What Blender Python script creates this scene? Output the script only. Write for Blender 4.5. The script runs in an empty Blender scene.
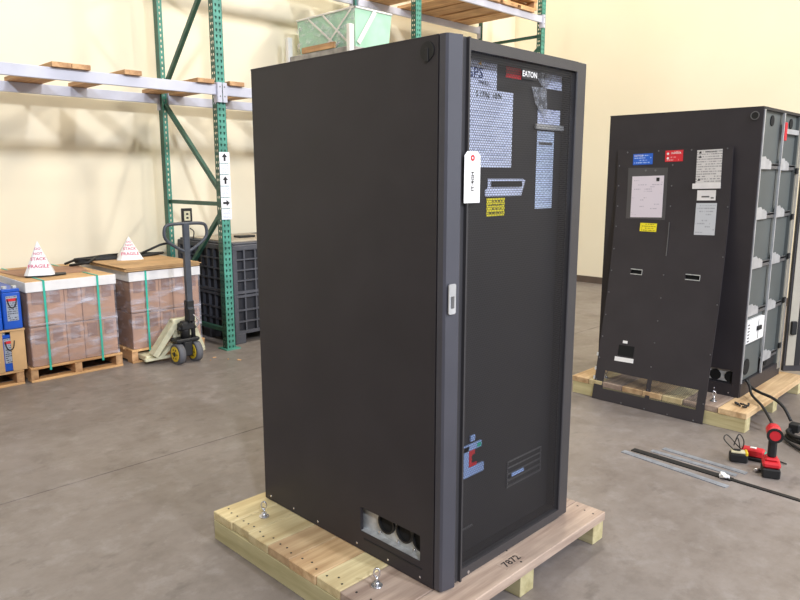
import bpy, bmesh, math, random
from mathutils import Vector, Matrix
random.seed(7)
S = bpy.context.scene
COL = S.collection
PI = math.pi

# ------------------------------------------------------------------ camera
yaw, pitch, roll = .7789, .1746, .001
cy, sy, cp, sp = math.cos(yaw), math.sin(yaw), math.cos(pitch), math.sin(pitch)
fwd = Vector((cy*cp, sy*cp, -sp)); rgt = Vector((sy, -cy, 0)); upv = rgt.cross(fwd)
rg2 = rgt*math.cos(roll) + upv*math.sin(roll); up2 = upv*math.cos(roll) - rgt*math.sin(roll)
cam = bpy.data.objects.new('camera', bpy.data.cameras.new('camera')); COL.objects.link(cam)
M = Matrix((rg2, up2, -fwd)).transposed().to_4x4(); M.translation = Vector((-1.685, -1.494, 1.5722))
cam.matrix_world = M
cam.data.sensor_width = 36; cam.data.lens = 694.73/800*36; cam.data.clip_end = 200; cam.data.clip_start = .05
S.camera = cam

# ------------------------------------------------------------------ light
S.view_settings.view_transform = 'Standard'; S.view_settings.look = 'None'
S.view_settings.gamma = 1; S.view_settings.use_curve_mapping = False
S.view_settings.exposure = -1.0
w = bpy.data.worlds.new('warehouse_air'); S.world = w; w.use_nodes = True
w.node_tree.nodes['Background'].inputs[0].default_value = (.96, .93, .92, 1)
w.node_tree.nodes['Background'].inputs[1].default_value = .30
def area(name, loc, target, sx, sy_, power, col):
    l = bpy.data.lights.new(name, 'AREA'); l.shape = 'RECTANGLE'; l.size = sx; l.size_y = sy_
    l.energy = power; l.color = col
    o = bpy.data.objects.new(name, l); COL.objects.link(o); o.location = loc
    o.rotation_euler = (Vector(target)-Vector(loc)).to_track_quat('-Z', 'Y').to_euler()
    return o
# daylight from tall windows high in the wall behind the camera
for (x, p) in ((1.5, 1500), (-5.0, 2200)):
    area('high_window_daylight', (x, -9, 7.4), (x*.5, 5, 1.5), 0.6, .9, p, (.82, .88, 1))
# open dock door, low
area('dock_door_daylight', (5.0, -13, 2.0), (2, 2, 1.5), 3.0, 3.4, 700, (.80, .88, 1))
area('hanging_lamp', (6.3, -4.5, 6.2), (1.0, 4.5, 1.5), .5, .5, 520, (1, .96, .90))
# high-bay ceiling lamps
for i, (x, y, p) in enumerate([(-4, 1.5, 150), (0.5, -4, 130), (1.0, 2.6, 240), (5.2, -1.0, 150), (5.0, 2.4, 400), (-4, -4, 120)]):
    area('high_bay_lamp', (x, y, 7.5), (x, y, 0), 1.2, .6, p, (1, .93, .80))

# ------------------------------------------------------------------ helpers
W = {}
def T(name, label, cat, loc=(0, 0, 0), group=None, mtx=None):
    o = bpy.data.objects.new(name, None); COL.objects.link(o); o.empty_display_size = .1
    m = mtx if mtx is not None else Matrix.Translation(Vector(loc))
    o.matrix_world = m; W[o.name] = m.copy()
    tag(o, label, cat, group); return o
def tag(o, label=None, cat=None, group=None, kind=None):
    if label: o['label'] = label
    if cat: o['category'] = cat
    if group: o['group'] = group
    if kind: o['kind'] = kind
    return o
def link(name, me, parent=None, m=None):
    o = bpy.data.objects.new(name, me); COL.objects.link(o)
    m = m if m is not None else Matrix()
    if parent is not None:
        o.parent = parent; o.matrix_local = m
        W[o.name] = W[parent.name] @ m
    else:
        o.matrix_world = m; W[o.name] = m.copy()
    return o
class MB:
    def __init__(s): s.b = bmesh.new()
    def box(s, x0, x1, y0, y1, z0, z1, bev=0):
        r = bmesh.ops.create_cube(s.b, size=1)
        vs = r['verts']
        for v in vs: v.co = Vector(((x0+x1)/2+v.co.x*(x1-x0), (y0+y1)/2+v.co.y*(y1-y0), (z0+z1)/2+v.co.z*(z1-z0)))
        if bev:
            es = {e for v in vs for e in v.link_edges}
            bmesh.ops.bevel(s.b, geom=list(es), offset=bev, segments=1, affect='EDGES', profile=.5)
        return s
    def bar(s, p0, p1, a, b, upd=(0, 0, 1)):   # rectangular bar between points, a = width, b = height
        p0, p1 = Vector(p0), Vector(p1); d = (p1-p0); L = d.length; d.normalize()
        u = Vector(upd); x = d.cross(u).normalized(); y = x.cross(d)
        vs = []
        for p in (p0, p1):
            for i, j in ((-1, -1), (1, -1), (1, 1), (-1, 1)): vs.append(s.b.verts.new(p+x*i*a/2+y*j*b/2))
        f = s.b.faces.new
        f(vs[0:4]); f(vs[7:3:-1])
        for k in range(4): f((vs[k], vs[k+4], vs[(k+1) % 4+4], vs[(k+1) % 4]))
        return s
    def cyl(s, p0, p1, r, seg=16, r2=None):
        p0, p1 = Vector(p0), Vector(p1); d = p1-p0; r2 = r if r2 is None else r2
        q = d.to_track_quat('Z', 'Y').to_matrix()
        A, B = [], []
        for k in range(seg):
            a = 2*PI*k/seg; c = q @ Vector((math.cos(a), math.sin(a), 0))
            A.append(s.b.verts.new(p0+c*r)); B.append(s.b.verts.new(p1+c*r2))
        s.b.faces.new(A[::-1]); s.b.faces.new(B)
        for k in range(seg):
            f = s.b.faces.new((A[k], A[(k+1) % seg], B[(k+1) % seg], B[k])); f.smooth = True
        return s
    def tube(s, pts, r, seg=8, sub=6, closed=False):
        P = [Vector(p) for p in pts]; n = len(P); C = []
        rng = range(n if closed else n-1)
        for i in rng:
            if closed: a, b, c, d = P[i-1], P[i], P[(i+1) % n], P[(i+2) % n]
            else: a, b, c, d = P[max(i-1, 0)], P[i], P[i+1], P[min(i+2, n-1)]
            for k in range(sub):
                t = k/sub
                C.append(.5*((2*b)+(c-a)*t+(2*a-5*b+4*c-d)*t*t+(3*b-a-3*c+d)*t**3))
        if not closed: C.append(P[-1])
        rings = []; m = len(C)
        ref = Vector((0, 0, 1))
        for i, p in enumerate(C):
            d = (C[(i+1) % m]-C[i-1]) if closed else (C[min(i+1, m-1)]-C[max(i-1, 0)])
            if d.length < 1e-9: d = Vector((1, 0, 0))
            d.normalize()
            x = d.cross(ref)
            if x.length < .05: x = d.cross(Vector((1, 0, 0)))
            x.normalize(); ref = x.cross(d); y = ref
            rings.append([s.b.verts.new(p+r*(math.cos(2*PI*k/seg)*x+math.sin(2*PI*k/seg)*y)) for k in range(seg)])
        for i in range(m if closed else m-1):
            A, B = rings[i], rings[(i+1) % m]
            for k in range(seg):
                f = s.b.faces.new((A[k], A[(k+1) % seg], B[(k+1) % seg], B[k])); f.smooth = True
        if not closed:
            s.b.faces.new(rings[0][::-1]); s.b.faces.new(rings[-1])
        return s
    def prism(s, poly, origin, ux, uy, depth):   # polygon in plane (ux, uy), extruded along ux x uy
        o, ux, uy = Vector(origin), Vector(ux), Vector(uy); n = ux.cross(uy)*depth
        A = [s.b.verts.new(o+ux*a+uy*b) for a, b in poly]; B = [s.b.verts.new(v.co+n) for v in A]
        s.b.faces.new(A[::-1]); s.b.faces.new(B)
        for k in range(len(A)):
            j = (k+1) % len(A); s.b.faces.new((A[k], A[j], B[j], B[k]))
        return s
    def ring(s, c, n, R_, r, seg=20, th=.004):    # flat washer
        c, n = Vector(c), Vector(n).normalized(); q = n.to_track_quat('Z', 'Y').to_matrix()
        L = []
        for rr, h in ((R_, 0), (R_, th), (r, th), (r, 0)):
            L.append([s.b.verts.new(c+q @ Vector((rr*math.cos(2*PI*k/seg), rr*math.sin(2*PI*k/seg), h))) for k in range(seg)])
        for i in range(4):
            for k in range(seg): s.b.faces.new((L[i][k], L[i][(k+1) % seg], L[(i+1) % 4][(k+1) % seg], L[(i+1) % 4][k]))
        return s
    def mesh(s, name, mat, inv=None):
        if inv is not None: s.b.transform(inv)
        bmesh.ops.recalc_face_normals(s.b, faces=s.b.faces)
        me = bpy.data.meshes.new(name); s.b.to_mesh(me); s.b.free()
        if mat: me.materials.append(mat)
        return me
    def build(s, name, mat, parent=None, local=False):
        inv = None
        if parent is not None and not local: inv = W[parent.name].inverted()
        return link(name, s.mesh(name, mat, inv), parent)

def thing(name, mb, mat, label, cat, base, group=None, kind=None):
    """one-mesh thing with its origin at its base"""
    m = Matrix.Translation(Vector(base))
    o = link(name, mb.mesh(name, mat, m.inverted()), None, m)
    return tag(o, label, cat, group, kind)

# ------------------------------------------------------------------ materials
def rgb(r, g, b):
    f = lambda c: (c/255)/12.92 if c/255 <= .04045 else ((c/255+.055)/1.055)**2.4
    return (f(r), f(g), f(b), 1)
class NT:
    def __init__(s, name):
        s.m = bpy.data.materials.new(name); s.m.use_nodes = True; s.t = s.m.node_tree
        s.p = s.t.nodes['Principled BSDF']; s.out = s.t.nodes['Material Output']
        s.tc = s.n('ShaderNodeTexCoord')
    def n(s, typ, **k):
        x = s.t.nodes.new(typ)
        for a, b in k.items(): setattr(x, a, b)
        return x
    def l(s, a, b): s.t.links.new(a, b)
    def map(s, scale=(1, 1, 1), src='Object', loc=None):
        m = s.n('ShaderNodeMapping'); m.inputs['Scale'].default_value = scale
        s.l(s.tc.outputs[src], m.inputs[0])
        if loc: m.inputs['Location'].default_value = loc
        return m.outputs[0]
    def noise(s, vec, scale, detail=4, rough=.5):
        x = s.n('ShaderNodeTexNoise'); x.inputs['Scale'].default_value = scale; x.inputs['Detail'].default_value = detail
        x.inputs['Roughness'].default_value = rough; s.l(vec, x.inputs['Vector']); return x.outputs['Fac']
    def ramp(s, fac, stops):
        r = s.n('ShaderNodeValToRGB'); e = r.color_ramp.elements
        while len(e) < len(stops): e.new(.5)
        for i, (p, c) in enumerate(stops): e[i].position = p; e[i].color = c
        s.l(fac, r.inputs[0]); return r.outputs[0]
    def mix(s, fac, a, b, mode='MIX'):
        x = s.n('ShaderNodeMix', data_type='RGBA', blend_type=mode)
        if isinstance(fac, (int, float)): x.inputs[0].default_value = fac
        else: s.l(fac, x.inputs[0])
        for i, v in ((6, a), (7, b)):
            if isinstance(v, tuple): x.inputs[i].default_value = v
            else: s.l(v, x.inputs[i])
        return x.outputs[2]
    def math(s, op, a, b=None, c=None):
        x = s.n('ShaderNodeMath', operation=op)
        for i, v in enumerate((a, b, c)):
            if v is None: continue
            if isinstance(v, (int, float)): x.inputs[i].default_value = v
            else: s.l(v, x.inputs[i])
        return x.outputs[0]
    def bump(s, h, strength=.2, dist=.01):
        x = s.n('ShaderNodeBump'); x.inputs['Strength'].default_value = strength; x.inputs['Distance'].default_value = dist
        s.l(h, x.inputs['Height']); s.l(x.outputs[0], s.p.inputs['Normal'])
    def base(s, v):
        if isinstance(v, tuple): s.p.inputs['Base Color'].default_value = v
        else: s.l(v, s.p.inputs['Base Color'])
def paint(name, c, rough=.5, metal=0, var=.06, scale=6, bump=0, bscale=60, spec=None):
    t = NT(name); n = t.noise(t.map(), scale, 5)
    lo = tuple(max(0, x*(1-var*2)) for x in c[:3])+(1,); hi = tuple(min(1, x*(1+var*2)) for x in c[:3])+(1,)
    t.base(t.ramp(n, [(.3, lo), (.7, hi)]))
    t.p.inputs['Roughness'].default_value = rough; t.p.inputs['Metallic'].default_value = metal
    if spec is not None: t.p.inputs['Specular IOR Level'].default_value = spec
    if bump: t.bump(t.noise(t.map(), bscale, 3), bump, .004)
    return t.m
def wood(name, c1, c2, axis, dark=None):
    t = NT(name); sc = [14, 14, 14]; sc[axis] = .9
    ri = t.n('ShaderNodeObjectInfo'); add = t.n('ShaderNodeVectorMath', operation='ADD')
    mul = t.math('MULTIPLY', ri.outputs['Random'], 37.0)
    t.l(t.map(tuple(sc)), add.inputs[0]); t.l(mul, add.inputs[1])
    n = t.noise(add.outputs[0], 1.6, 7, .62)
    col = t.ramp(n, [(.32, c2), (.62, c1)])
    big = t.noise(t.map((2.2, 2.2, 2.2)), 1.5, 3)
    col = t.mix(t.ramp(big, [(.42, (0, 0, 0, 1)), (.75, (.55, .55, .55, 1))]), col, dark or c2)
    v = t.math('MULTIPLY_ADD', ri.outputs['Random'], .34, .83)
    hs = t.n('ShaderNodeHueSaturation'); t.l(col, hs.inputs['Color']); t.l(v, hs.inputs['Value'])
    t.base(hs.outputs[0]); t.p.inputs['Roughness'].default_value = .72; t.bump(n, .25, .004)
    return t.m
def printed(name, paper, ink, pitch=.008, width=.2, height=.2, dens=.5, rough=.55, hsz=.006):
    """rows of small print: label-local coordinates, x right, y up"""
    t = NT(name); sx = t.n('ShaderNodeSeparateXYZ'); t.l(t.tc.outputs['Object'], sx.inputs[0])
    row = t.math('DIVIDE', sx.outputs[1], pitch); fr = t.math('FRACT', row); fl = t.math('FLOOR', row)
    inrow = t.math('MULTIPLY', t.math('GREATER_THAN', fr, .3), t.math('LESS_THAN', fr, .75))
    cv = t.n('ShaderNodeCombineXYZ'); t.l(t.math('DIVIDE', sx.outputs[0], hsz), cv.inputs[0]); t.l(t.math('MULTIPLY', fl, 7.31), cv.inputs[1])
    n = t.noise(cv.outputs[0], 1.0, 2)
    cv2 = t.n('ShaderNodeCombineXYZ'); t.l(t.math('DIVIDE', sx.outputs[0], .09), cv2.inputs[0]); t.l(t.math('MULTIPLY', fl, 3.17), cv2.inputs[1])
    n2 = t.noise(cv2.outputs[0], 1.0, 1)
    word = t.math('MULTIPLY', t.math('GREATER_THAN', n, .46), t.math('GREATER_THAN', n2, 1-dens))
    mx = t.math('LESS_THAN', t.math('ABSOLUTE', sx.outputs[0]), width/2*.86)
    my = t.math('LESS_THAN', t.math('ABSOLUTE', sx.outputs[1]), height/2*.9)
    f = t.math('MULTIPLY', t.math('MULTIPLY', inrow, word), t.math('MULTIPLY', mx, my))
    t.base(t.mix(f, paper, ink)); t.p.inputs['Roughness'].default_value = rough
    return t.m

m_black = paint('black_powder_coat', rgb(53, 49, 52), .48, 0, .05, 5, .15, 900, spec=.35)
m_black2 = paint('black_powder_coat_inner', rgb(36, 34, 36), .6, 0, .04, 5)
m_bezel = paint('charcoal_door_frame', rgb(60, 58, 60), .42, 0, .04, 5, .1, 900)
m_grip = paint('sky_tinted_door_edge', rgb(70, 69, 76), .45, 0, .04, 5)  # door paint made paler and bluer: sky reflection put into the colour
m_rubber = paint('black_rubber', rgb(26, 26, 27), .55, 0, .1, 20)
m_dark = paint('dark_void', rgb(10, 10, 10), .9)
m_galv = paint('galvanized_steel', rgb(188, 190, 190), .42, .35, .12, 30)
m_silver = paint('zinc_plate', rgb(205, 206, 208), .35, .5, .08, 12)
m_baffle = paint('grey_green_steel', rgb(98, 103, 102), .5, .3, .05, 3)
m_chrome = paint('bright_zinc', rgb(225, 225, 228), .2, .9, .05, 10)
m_white = paint('white_card', rgb(238, 236, 234), .6, 0, .02, 10)
m_ink = paint('black_ink', rgb(25, 24, 28), .6)
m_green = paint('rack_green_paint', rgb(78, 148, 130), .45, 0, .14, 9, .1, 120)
m_green_shade = paint('rack_green_paint_shaded', rgb(52, 94, 80), .45, 0, .14, 9, .1, 120)  # shaded copy of the rack green: shade put into webs and braces
m_beam = paint('pale_grey_beam_paint', rgb(196, 196, 208), .45, 0, .06, 3)
m_red = paint('red_plastic', rgb(208, 38, 48), .4, 0, .04, 10)
m_yellow = paint('yellow_plastic', rgb(222, 188, 40), .45, 0, .06, 10)
m_cream = paint('cream_jack_paint', rgb(206, 200, 168), .5, 0, .1, 12)
m_jack = paint('dark_grey_jack_paint', rgb(66, 70, 78), .45, 0, .08, 12)
m_blue = paint('blue_battery_case', rgb(20, 78, 176), .35, 0, .06, 6)
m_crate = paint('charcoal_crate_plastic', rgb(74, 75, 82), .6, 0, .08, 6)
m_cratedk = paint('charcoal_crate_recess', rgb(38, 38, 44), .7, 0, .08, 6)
m_teal = paint('teal_strap', rgb(40, 176, 152), .4, 0, .05, 9)
m_foam = paint('white_edge_board', rgb(228, 224, 222), .6, 0, .04, 9)
m_card = paint('brown_cardboard', rgb(168, 128, 102), .8, 0, .09, 5)
m_cardl = paint('light_cardboard', rgb(196, 158, 112), .8, 0, .09, 5)
m_plastg = paint('mint_green_plastic', rgb(168, 212, 184), .4, 0, .06, 5)
m_plastw = paint('white_post_paint', rgb(226, 222, 216), .5, 0, .04, 6)
m_clamp = paint('chain_grey', rgb(120, 120, 122), .4, .6)

W_X = wood('pallet_plank_wood', rgb(222, 192, 148), rgb(178, 142, 100), 0, rgb(150, 112, 82))
W_Xy = wood('treated_plank_wood', rgb(222, 206, 160), rgb(186, 164, 118), 0, rgb(160, 136, 98))
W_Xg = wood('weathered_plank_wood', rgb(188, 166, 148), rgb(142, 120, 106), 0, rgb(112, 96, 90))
W_Y = wood('runner_wood', rgb(206, 194, 150), rgb(170, 156, 112), 1, rgb(164, 156, 112))
W_Yb = wood('shelf_board_wood', rgb(216, 172, 124), rgb(168, 124, 84), 1, rgb(140, 98, 66))
W_Xb = wood('shipping_pallet_wood', rgb(222, 178, 124), rgb(178, 132, 84), 0, rgb(140, 100, 64))

def perforated(name, col, pitch, radius, ax=(0, 2)):
    t = NT(name); sx = t.n('ShaderNodeSeparateXYZ'); t.l(t.tc.outputs['Object'], sx.inputs[0])
    b = pitch*1.732
    def lat(off):
        r = []
        for a, p in ((sx.outputs[ax[0]], pitch), (sx.outputs[ax[1]], b)):
            q = t.math('ADD', t.math('DIVIDE', a, p), 200+off)
            r.append(t.math('MULTIPLY', t.math('SUBTRACT', t.math('FRACT', q), .5), p))
        return t.math('SQRT', t.math('ADD', t.math('MULTIPLY', r[0], r[0]), t.math('MULTIPLY', r[1], r[1])))
    d = t.math('MINIMUM', lat(0), lat(.5)); hole = t.math('LESS_THAN', d, radius)
    t.base(col); t.p.inputs['Roughness'].default_value = .5
    t.p.inputs['Alpha'].default_value = 1
    t.l(t.math('SUBTRACT', 1, hole), t.p.inputs['Alpha'])
    return t.m
m_mesh = perforated('perforated_door_steel', rgb(46, 44, 46), .0092, .0039)
m_mesh2 = perforated('perforated_grille_steel', rgb(88, 84, 82), .011, .0047, (0, 1))

def concrete():
    t = NT('polished_concrete'); v = t.map()
    n1 = t.noise(v, .7, 8, .62); n2 = t.noise(v, 3.2, 8, .65); n3 = t.noise(v, 40, 4)
    c = t.ramp(n1, [(.28, rgb(112, 102, 95)), (.52, rgb(132, 123, 117)), (.75, rgb(146, 138, 134))])
    c = t.mix(t.ramp(n2, [(.52, (0, 0, 0, 1)), (.72, (.6, .6, .6, 1))]), c, rgb(98, 88, 81))
    c = t.mix(t.ramp(n3, [(.4, (0, 0, 0, 1)), (.8, (.12, .12, .12, 1))]), c, rgb(120, 108, 100))
    st = t.noise(t.map((1.6, 2.4, 1), loc=(3.3, 1.2, 0)), 3.0, 7, .6)
    c = t.mix(t.ramp(st, [(.60, (0, 0, 0, 1)), (.72, (.55, .55, .55, 1))]), c, rgb(84, 75, 70))
    fine = t.noise(t.map((1, 1.3, 1), loc=(9, 4, 0)), 9, 9, .72)
    c = t.mix(t.ramp(fine, [(.44, (0, 0, 0, 1)), (.68, (.42, .42, .42, 1))]), c, rgb(104, 94, 87))
    c = t.mix(t.ramp(t.noise(t.map(loc=(1, 7, 0)), 6, 9, .7), [(.52, (0, 0, 0, 1)), (.72, (.4, .4, .4, 1))]), c, rgb(166, 160, 158))
    t.base(c); t.l(t.math('MULTIPLY_ADD', n2, .25, .30), t.p.inputs['Roughness'])
    t.p.inputs['Specular IOR Level'].default_value = .45
    t.bump(n2, .05, .01); return t.m
m_conc = concrete()
def wallmat(name, c1, c2):
    t = NT(name); v = t.map(); n = t.noise(v, .5, 4); k = t.noise(v, 9, 5)
    c = t.ramp(n, [(.3, c2), (.7, c1)])
    c = t.mix(t.ramp(k, [(.55, (0, 0, 0, 1)), (.9, (.25, .25, .25, 1))]), c, c2)
    t.base(c); t.p.inputs['Roughness'].default_value = .75; t.bump(t.noise(v, 140, 3), .12, .002); return t.m
m_wall = wallmat('cream_wall_paint', rgb(241, 230, 204), rgb(234, 221, 192))
m_base = paint('brown_rubber_base', rgb(92, 78, 68), .5, 0, .08, 4)
def wrapmat():
    t = NT('stretch_wrap_film'); n = t.noise(t.map((1.6, 3, 7)), 2.6, 5, .55)
    t.base(rgb(225, 222, 232)); t.p.inputs['Roughness'].default_value = .22
    t.l(t.ramp(n, [(.48, (.05, .05, .05, 1)), (.62, (.22, .22, .22, 1)), (.76, (.7, .7, .7, 1))]), t.p.inputs['Alpha'])
    t.bump(n, .5, .02); return t.m
m_wrap = wrapmat()

# ------------------------------------------------------------------ room
XW, YW = 7.77, 5.30
JY = 2.11
fl = MB().box(-14, XW, -12, JY-.004, -.1, 0).box(-14, XW, JY+.004, YW, -.1, 0).box(-14, XW, -12, YW, -.16, -.003)
tag(fl.build('floor', m_conc), kind='structure')
tag(MB().box(-14, XW+.2, YW, YW+.2, 0, 9).build('wall_back', m_wall), kind='structure')
tag(MB().box(XW, XW+.2, -12, YW, 0, 9).build('wall_right', m_wall), kind='structure')
tag(MB().box(XW-.012, XW, -12, YW, 0, .10).build('baseboard_right', m_base), kind='structure')
tag(MB().box(-14, XW-.012, YW-.012, YW, 0, .10).build('baseboard_back', m_base), kind='structure')

FACE_F = Matrix.Rotation(PI/2, 4, 'X')                                 # faces -Y : x right = +X
FACE_S = Matrix.Rotation(-PI/2, 4, 'Z') @ Matrix.Rotation(PI/2, 4, 'X')   # faces -X : x right = -Y
def plate(name, parent, centre, w_, h_, mat, face, th=.0015, rz=0, corner=0):
    """flat printed piece with its own local frame; centre in the parent's space"""
    b = MB()
    if corner: b.prism([(-w_/2+corner, -h_/2), (w_/2-corner, -h_/2), (w_/2, -h_/2+corner), (w_/2, h_/2-corner), (w_/2-corner, h_/2), (-w_/2+corner, h_/2), (-w_/2, h_/2-corner), (-w_/2, -h_/2+corner)], (0, 0, 0), (1, 0, 0), (0, 1, 0), th)
    else: b.box(-w_/2, w_/2, -h_/2, h_/2, 0, th)
    m = Matrix.Translation(Vector(centre)) @ face @ Matrix.Rotation(rz, 4, 'Z')
    return link(name, b.mesh(name, mat), parent, m)
def lettering(parent, text, size, x, y, mat, th=.0025, name='lettering', align='CENTER', rz=0, sx=1):
    cu = bpy.data.curves.new('text', 'FONT'); cu.body = text; cu.size = size; cu.align_x = align; cu.align_y = 'CENTER'
    cu.resolution_u = 2; cu.offset = size*.012
    to = bpy.data.objects.new('text', cu)
    me = bpy.data.meshes.new_from_object(to); bpy.data.objects.remove(to); me.name = name
    me.materials.clear(); me.materials.append(mat)
    return link(name, me, parent, Matrix.Translation((x, y, th)) @ Matrix.Rotation(rz, 4, 'Z') @ Matrix.Diagonal((sx, 1, 1, 1)))

# ------------------------------------------------------------------ skid pallets (large timber)
PT = .128; RH = .089
def screws(parent, pts, n, r=.006, mat=None, name='screw', h=.003):
    src = None
    for p in pts:
        if src is None:
            q = Vector(n).to_track_quat('Z', 'Y').to_matrix().to_4x4()
            src = MB().cyl((0, 0, 0), (0, 0, h), r, 8, r*.7).mesh(name, mat or m_chrome, None); rot = q
        m = Matrix.Translation(Vector(p)) @ rot
        link(name, src, parent, m)
def eyebolt(x, y, z, label):
    t = T('eye_bolt', label, 'bolt', (x, y, z), 'eye bolts holding the shipping brackets')
    MB().cyl((x, y, z), (x, y, z+.005), .021, 18).build('washer', m_chrome, t)
    MB().cyl((x, y, z+.005), (x, y, z+.018), .012, 6).build('hex_nut', m_chrome, t)
    MB().cyl((x, y, z+.018), (x, y, z+.036), .005, 8).build('shank', m_chrome, t)
    pts = [(x+.011*math.cos(a)*.7, y-.011*math.cos(a)*.7, z+.052+.017*math.sin(a)) for a in [2*PI*k/10 for k in range(10)]]
    MB().tube(pts, .0035, 6, 2, True).build('eye', m_chrome, t)

# pallet under the main cabinet
pal = T('timber_skid', 'low timber skid of wide planks under the large black cabinet in the foreground', 'pallet', (.365, .47, 0))
for (a, b) in ((-.237, -.148), (.345, .434), (.888, .972)):
    MB().box(a, b, -.132, 1.083, 0, RH-.001, .002).build('runner', W_Y, pal)
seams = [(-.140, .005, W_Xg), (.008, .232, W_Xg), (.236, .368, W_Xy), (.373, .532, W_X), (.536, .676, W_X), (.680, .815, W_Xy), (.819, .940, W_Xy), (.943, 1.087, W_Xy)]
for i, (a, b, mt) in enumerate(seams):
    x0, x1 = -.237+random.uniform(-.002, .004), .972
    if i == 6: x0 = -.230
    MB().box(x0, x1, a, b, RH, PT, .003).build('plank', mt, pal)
nail = MB().cyl((0, 0, 0), (0, 0, .0008), .0045, 8).mesh('nail', m_rubber)
for (a, b, mt) in seams:
    for x in (-.195, .39, .93):
        for k in (.2, .5, .8):
            link('nail', nail, pal, Matrix.Translation(Vector((x+random.uniform(-.018, .018), a+(b-a)*k, PT))-Vector((.365, .47, 0))))
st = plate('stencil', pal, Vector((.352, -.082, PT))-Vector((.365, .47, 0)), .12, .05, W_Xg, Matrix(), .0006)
lettering(st, '7872', .044, 0, 0, m_ink, .0011, sx=1.1)
eyebolt(-.108, .886, PT, 'zinc eye bolt standing at the far end of the skid left of the large cabinet')
eyebolt(-.122, .164, PT, 'zinc eye bolt at the near end of the skid below the round cable openings')

# ------------------------------------------------------------------ main cabinet
H = 1.88; Z0 = PT; Z1 = PT+H; CW, CD = .829, 1.031
cab = T('power_cabinet', 'large black power cabinet with perforated front door, standing on the timber skid in the foreground', 'cabinet', (CW/2, CD/2, Z0))
cb = Vector((CW/2, CD/2, Z0))
# side panel with a rectangular cable cutout
b = MB()
cy0, cy1, cz0, cz1 = .067, .385, .212, .312
b.box(0, .016, .004, cy0, Z0+.004, Z1-.004).box(0, .016, cy1, CD, Z0+.004, Z1-.004)
b.box(0, .016, cy0, cy1, Z0+.004, cz0).box(0, .016, cy0, cy1, cz1, Z1-.004)
b.build('side_panel', m_black, cab)
MB().box(-.003, .0, cy0-.01, cy1-.02, cz0-.028, cz0-.024).build('panel_seam', m_black2, cab)
MB().box(CW-.016, CW, .004, CD, Z0+.004, Z1-.004).build('side_panel', m_black, cab)
MB().box(.0, CW, .002, CD+.004, Z1-.004, Z1+.001, .001).build('top_panel', m_black, cab)
MB().box(.016, CW-.016, CD-.012, CD, Z0, Z1-.004).build('back_panel', m_black, cab)
MB().box(.016, CW-.016, .004, CD-.012, Z0, Z0+.02).build('base_tray', m_black2, cab)
# gland plate behind the cutout
b = MB().box(.028, .034, .05, .44, .17, .34)
gp = b.build('gland_plate', m_galv, cab)
b = MB().prism([(0, 0), (.33, 0), (.33, .006), (0, .006)], (.004, .06, cz0-.004), (0, 1, 0), (0, 0, 1), .024); b.build('plate_lip', m_galv, gp)
for (y, z) in ((.262, .281), (.166, .281), (.084, .279)):
    MB().cyl((.0265, y, z), (.0278, y, z), .041, 24).build('cable_hole', m_dark, gp)
    MB().ring((.018, y, z), (1, 0, 0), .043, .036, 24, .010).build('grommet', m_rubber, gp)
sc = MB().cyl((0, 0, 0), (0, 0, .006), .006, 8).mesh('screw', m_chrome)
for (y, z) in ((.30, .228), (.205, .225), (.12, .226), (.075, .232)):
    link('screw', sc, gp, Matrix.Translation(Vector((.0275, y, z))-cb) @ FACE_S)
gl = MB().cyl((-.003, .049, 1.963), (0, .049, 1.963), .029, 24).build('knockout_plug', m_rubber, cab)
MB().box(-.006, -.003, .042, .056, 1.930, 1.972, .001).build('plug_tab', m_black2, gl)
sc2 = MB().cyl((0, 0, 0), (0, 0, .002), .0055, 10, .004).mesh('panel_screw', m_chrome)
for y in (.988, .817, .651, .406, .231, .066):
    link('panel_screw', sc2, cab, Matrix.Translation(Vector((0, y, .152))-cb) @ FACE_S)
# front frame behind door
b = MB().box(.018, .06, .004, .05, Z0, Z1-.006).box(CW-.06, CW-.018, .004, .05, Z0, Z1-.004).box(.06, CW-.06, .004, .05, Z1-.05, Z1-.004).box(.06, CW-.06, .004, .05, Z0, Z0+.05)
b.build('front_frame', m_black2, cab)
ip = MB().box(.06, CW-.06, .034, .040, Z0+.05, Z1-.05).build('inner_panel', m_black2, cab)
# door
D0 = -.030
door = MB()
zt, zb = Z1+.0, Z0+.008
door.box(.096, .104, D0-.012, -.002, zb, zt)                       # inner fold by the mesh
door.box(.765, CW+.002, D0, -.002, zb, zt, .003)
door.box(.100, .768, D0, -.002, 1.972, zt).box(.100, .768, D0, -.002, zb, .172)
door.box(.063, .098, D0, -.002, zb, zt)
dr = door.build('door', m_bezel, cab)
MB().prism([(0, -.002), (0, D0+.004), (.006, D0-.004), (.058, D0-.016), (.064, D0-.012), (.066, -.002)], (0, 0, zb), (1, 0, 0), (0, 1, 0), zt-zb).build('door_edge_grip', m_grip, dr)
ms = MB().box(.104, .766, D0+.010, D0+.0105, .172, 1.972)
ms.build('perforated_sheet', m_mesh, dr)
def front_plate(name, x0, x1, z0, z1, mat, y=.0335, **k):
    return plate(name, cab, Vector(((x0+x1)/2, y, (z0+z1)/2))-cb, abs(x1-x0), abs(z1-z0), mat, FACE_F, **k)
m_p1 = printed('printed_sheet', rgb(222, 230, 255), rgb(188, 196, 226), .016, .28, .26, .55)  # cool daylight tint put into the white paper of these sheets
m_p2 = printed('printed_card', rgb(220, 228, 255), rgb(140, 146, 180), .011, .17, .1, .5)
m_p3 = printed('printed_strip', rgb(206, 222, 250), rgb(166, 180, 210), .012, .12, .3, .6)
m_navy = paint('navy_print', rgb(24, 52, 110), .5)
m_gold = paint('gold_print', rgb(226, 176, 40), .5)
g = front_plate('notice_card', .150, .339, 1.872, 1.965, m_p2)
lettering(g, 'GPS', .050, -.030, .000, m_navy, sx=1.1)
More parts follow.
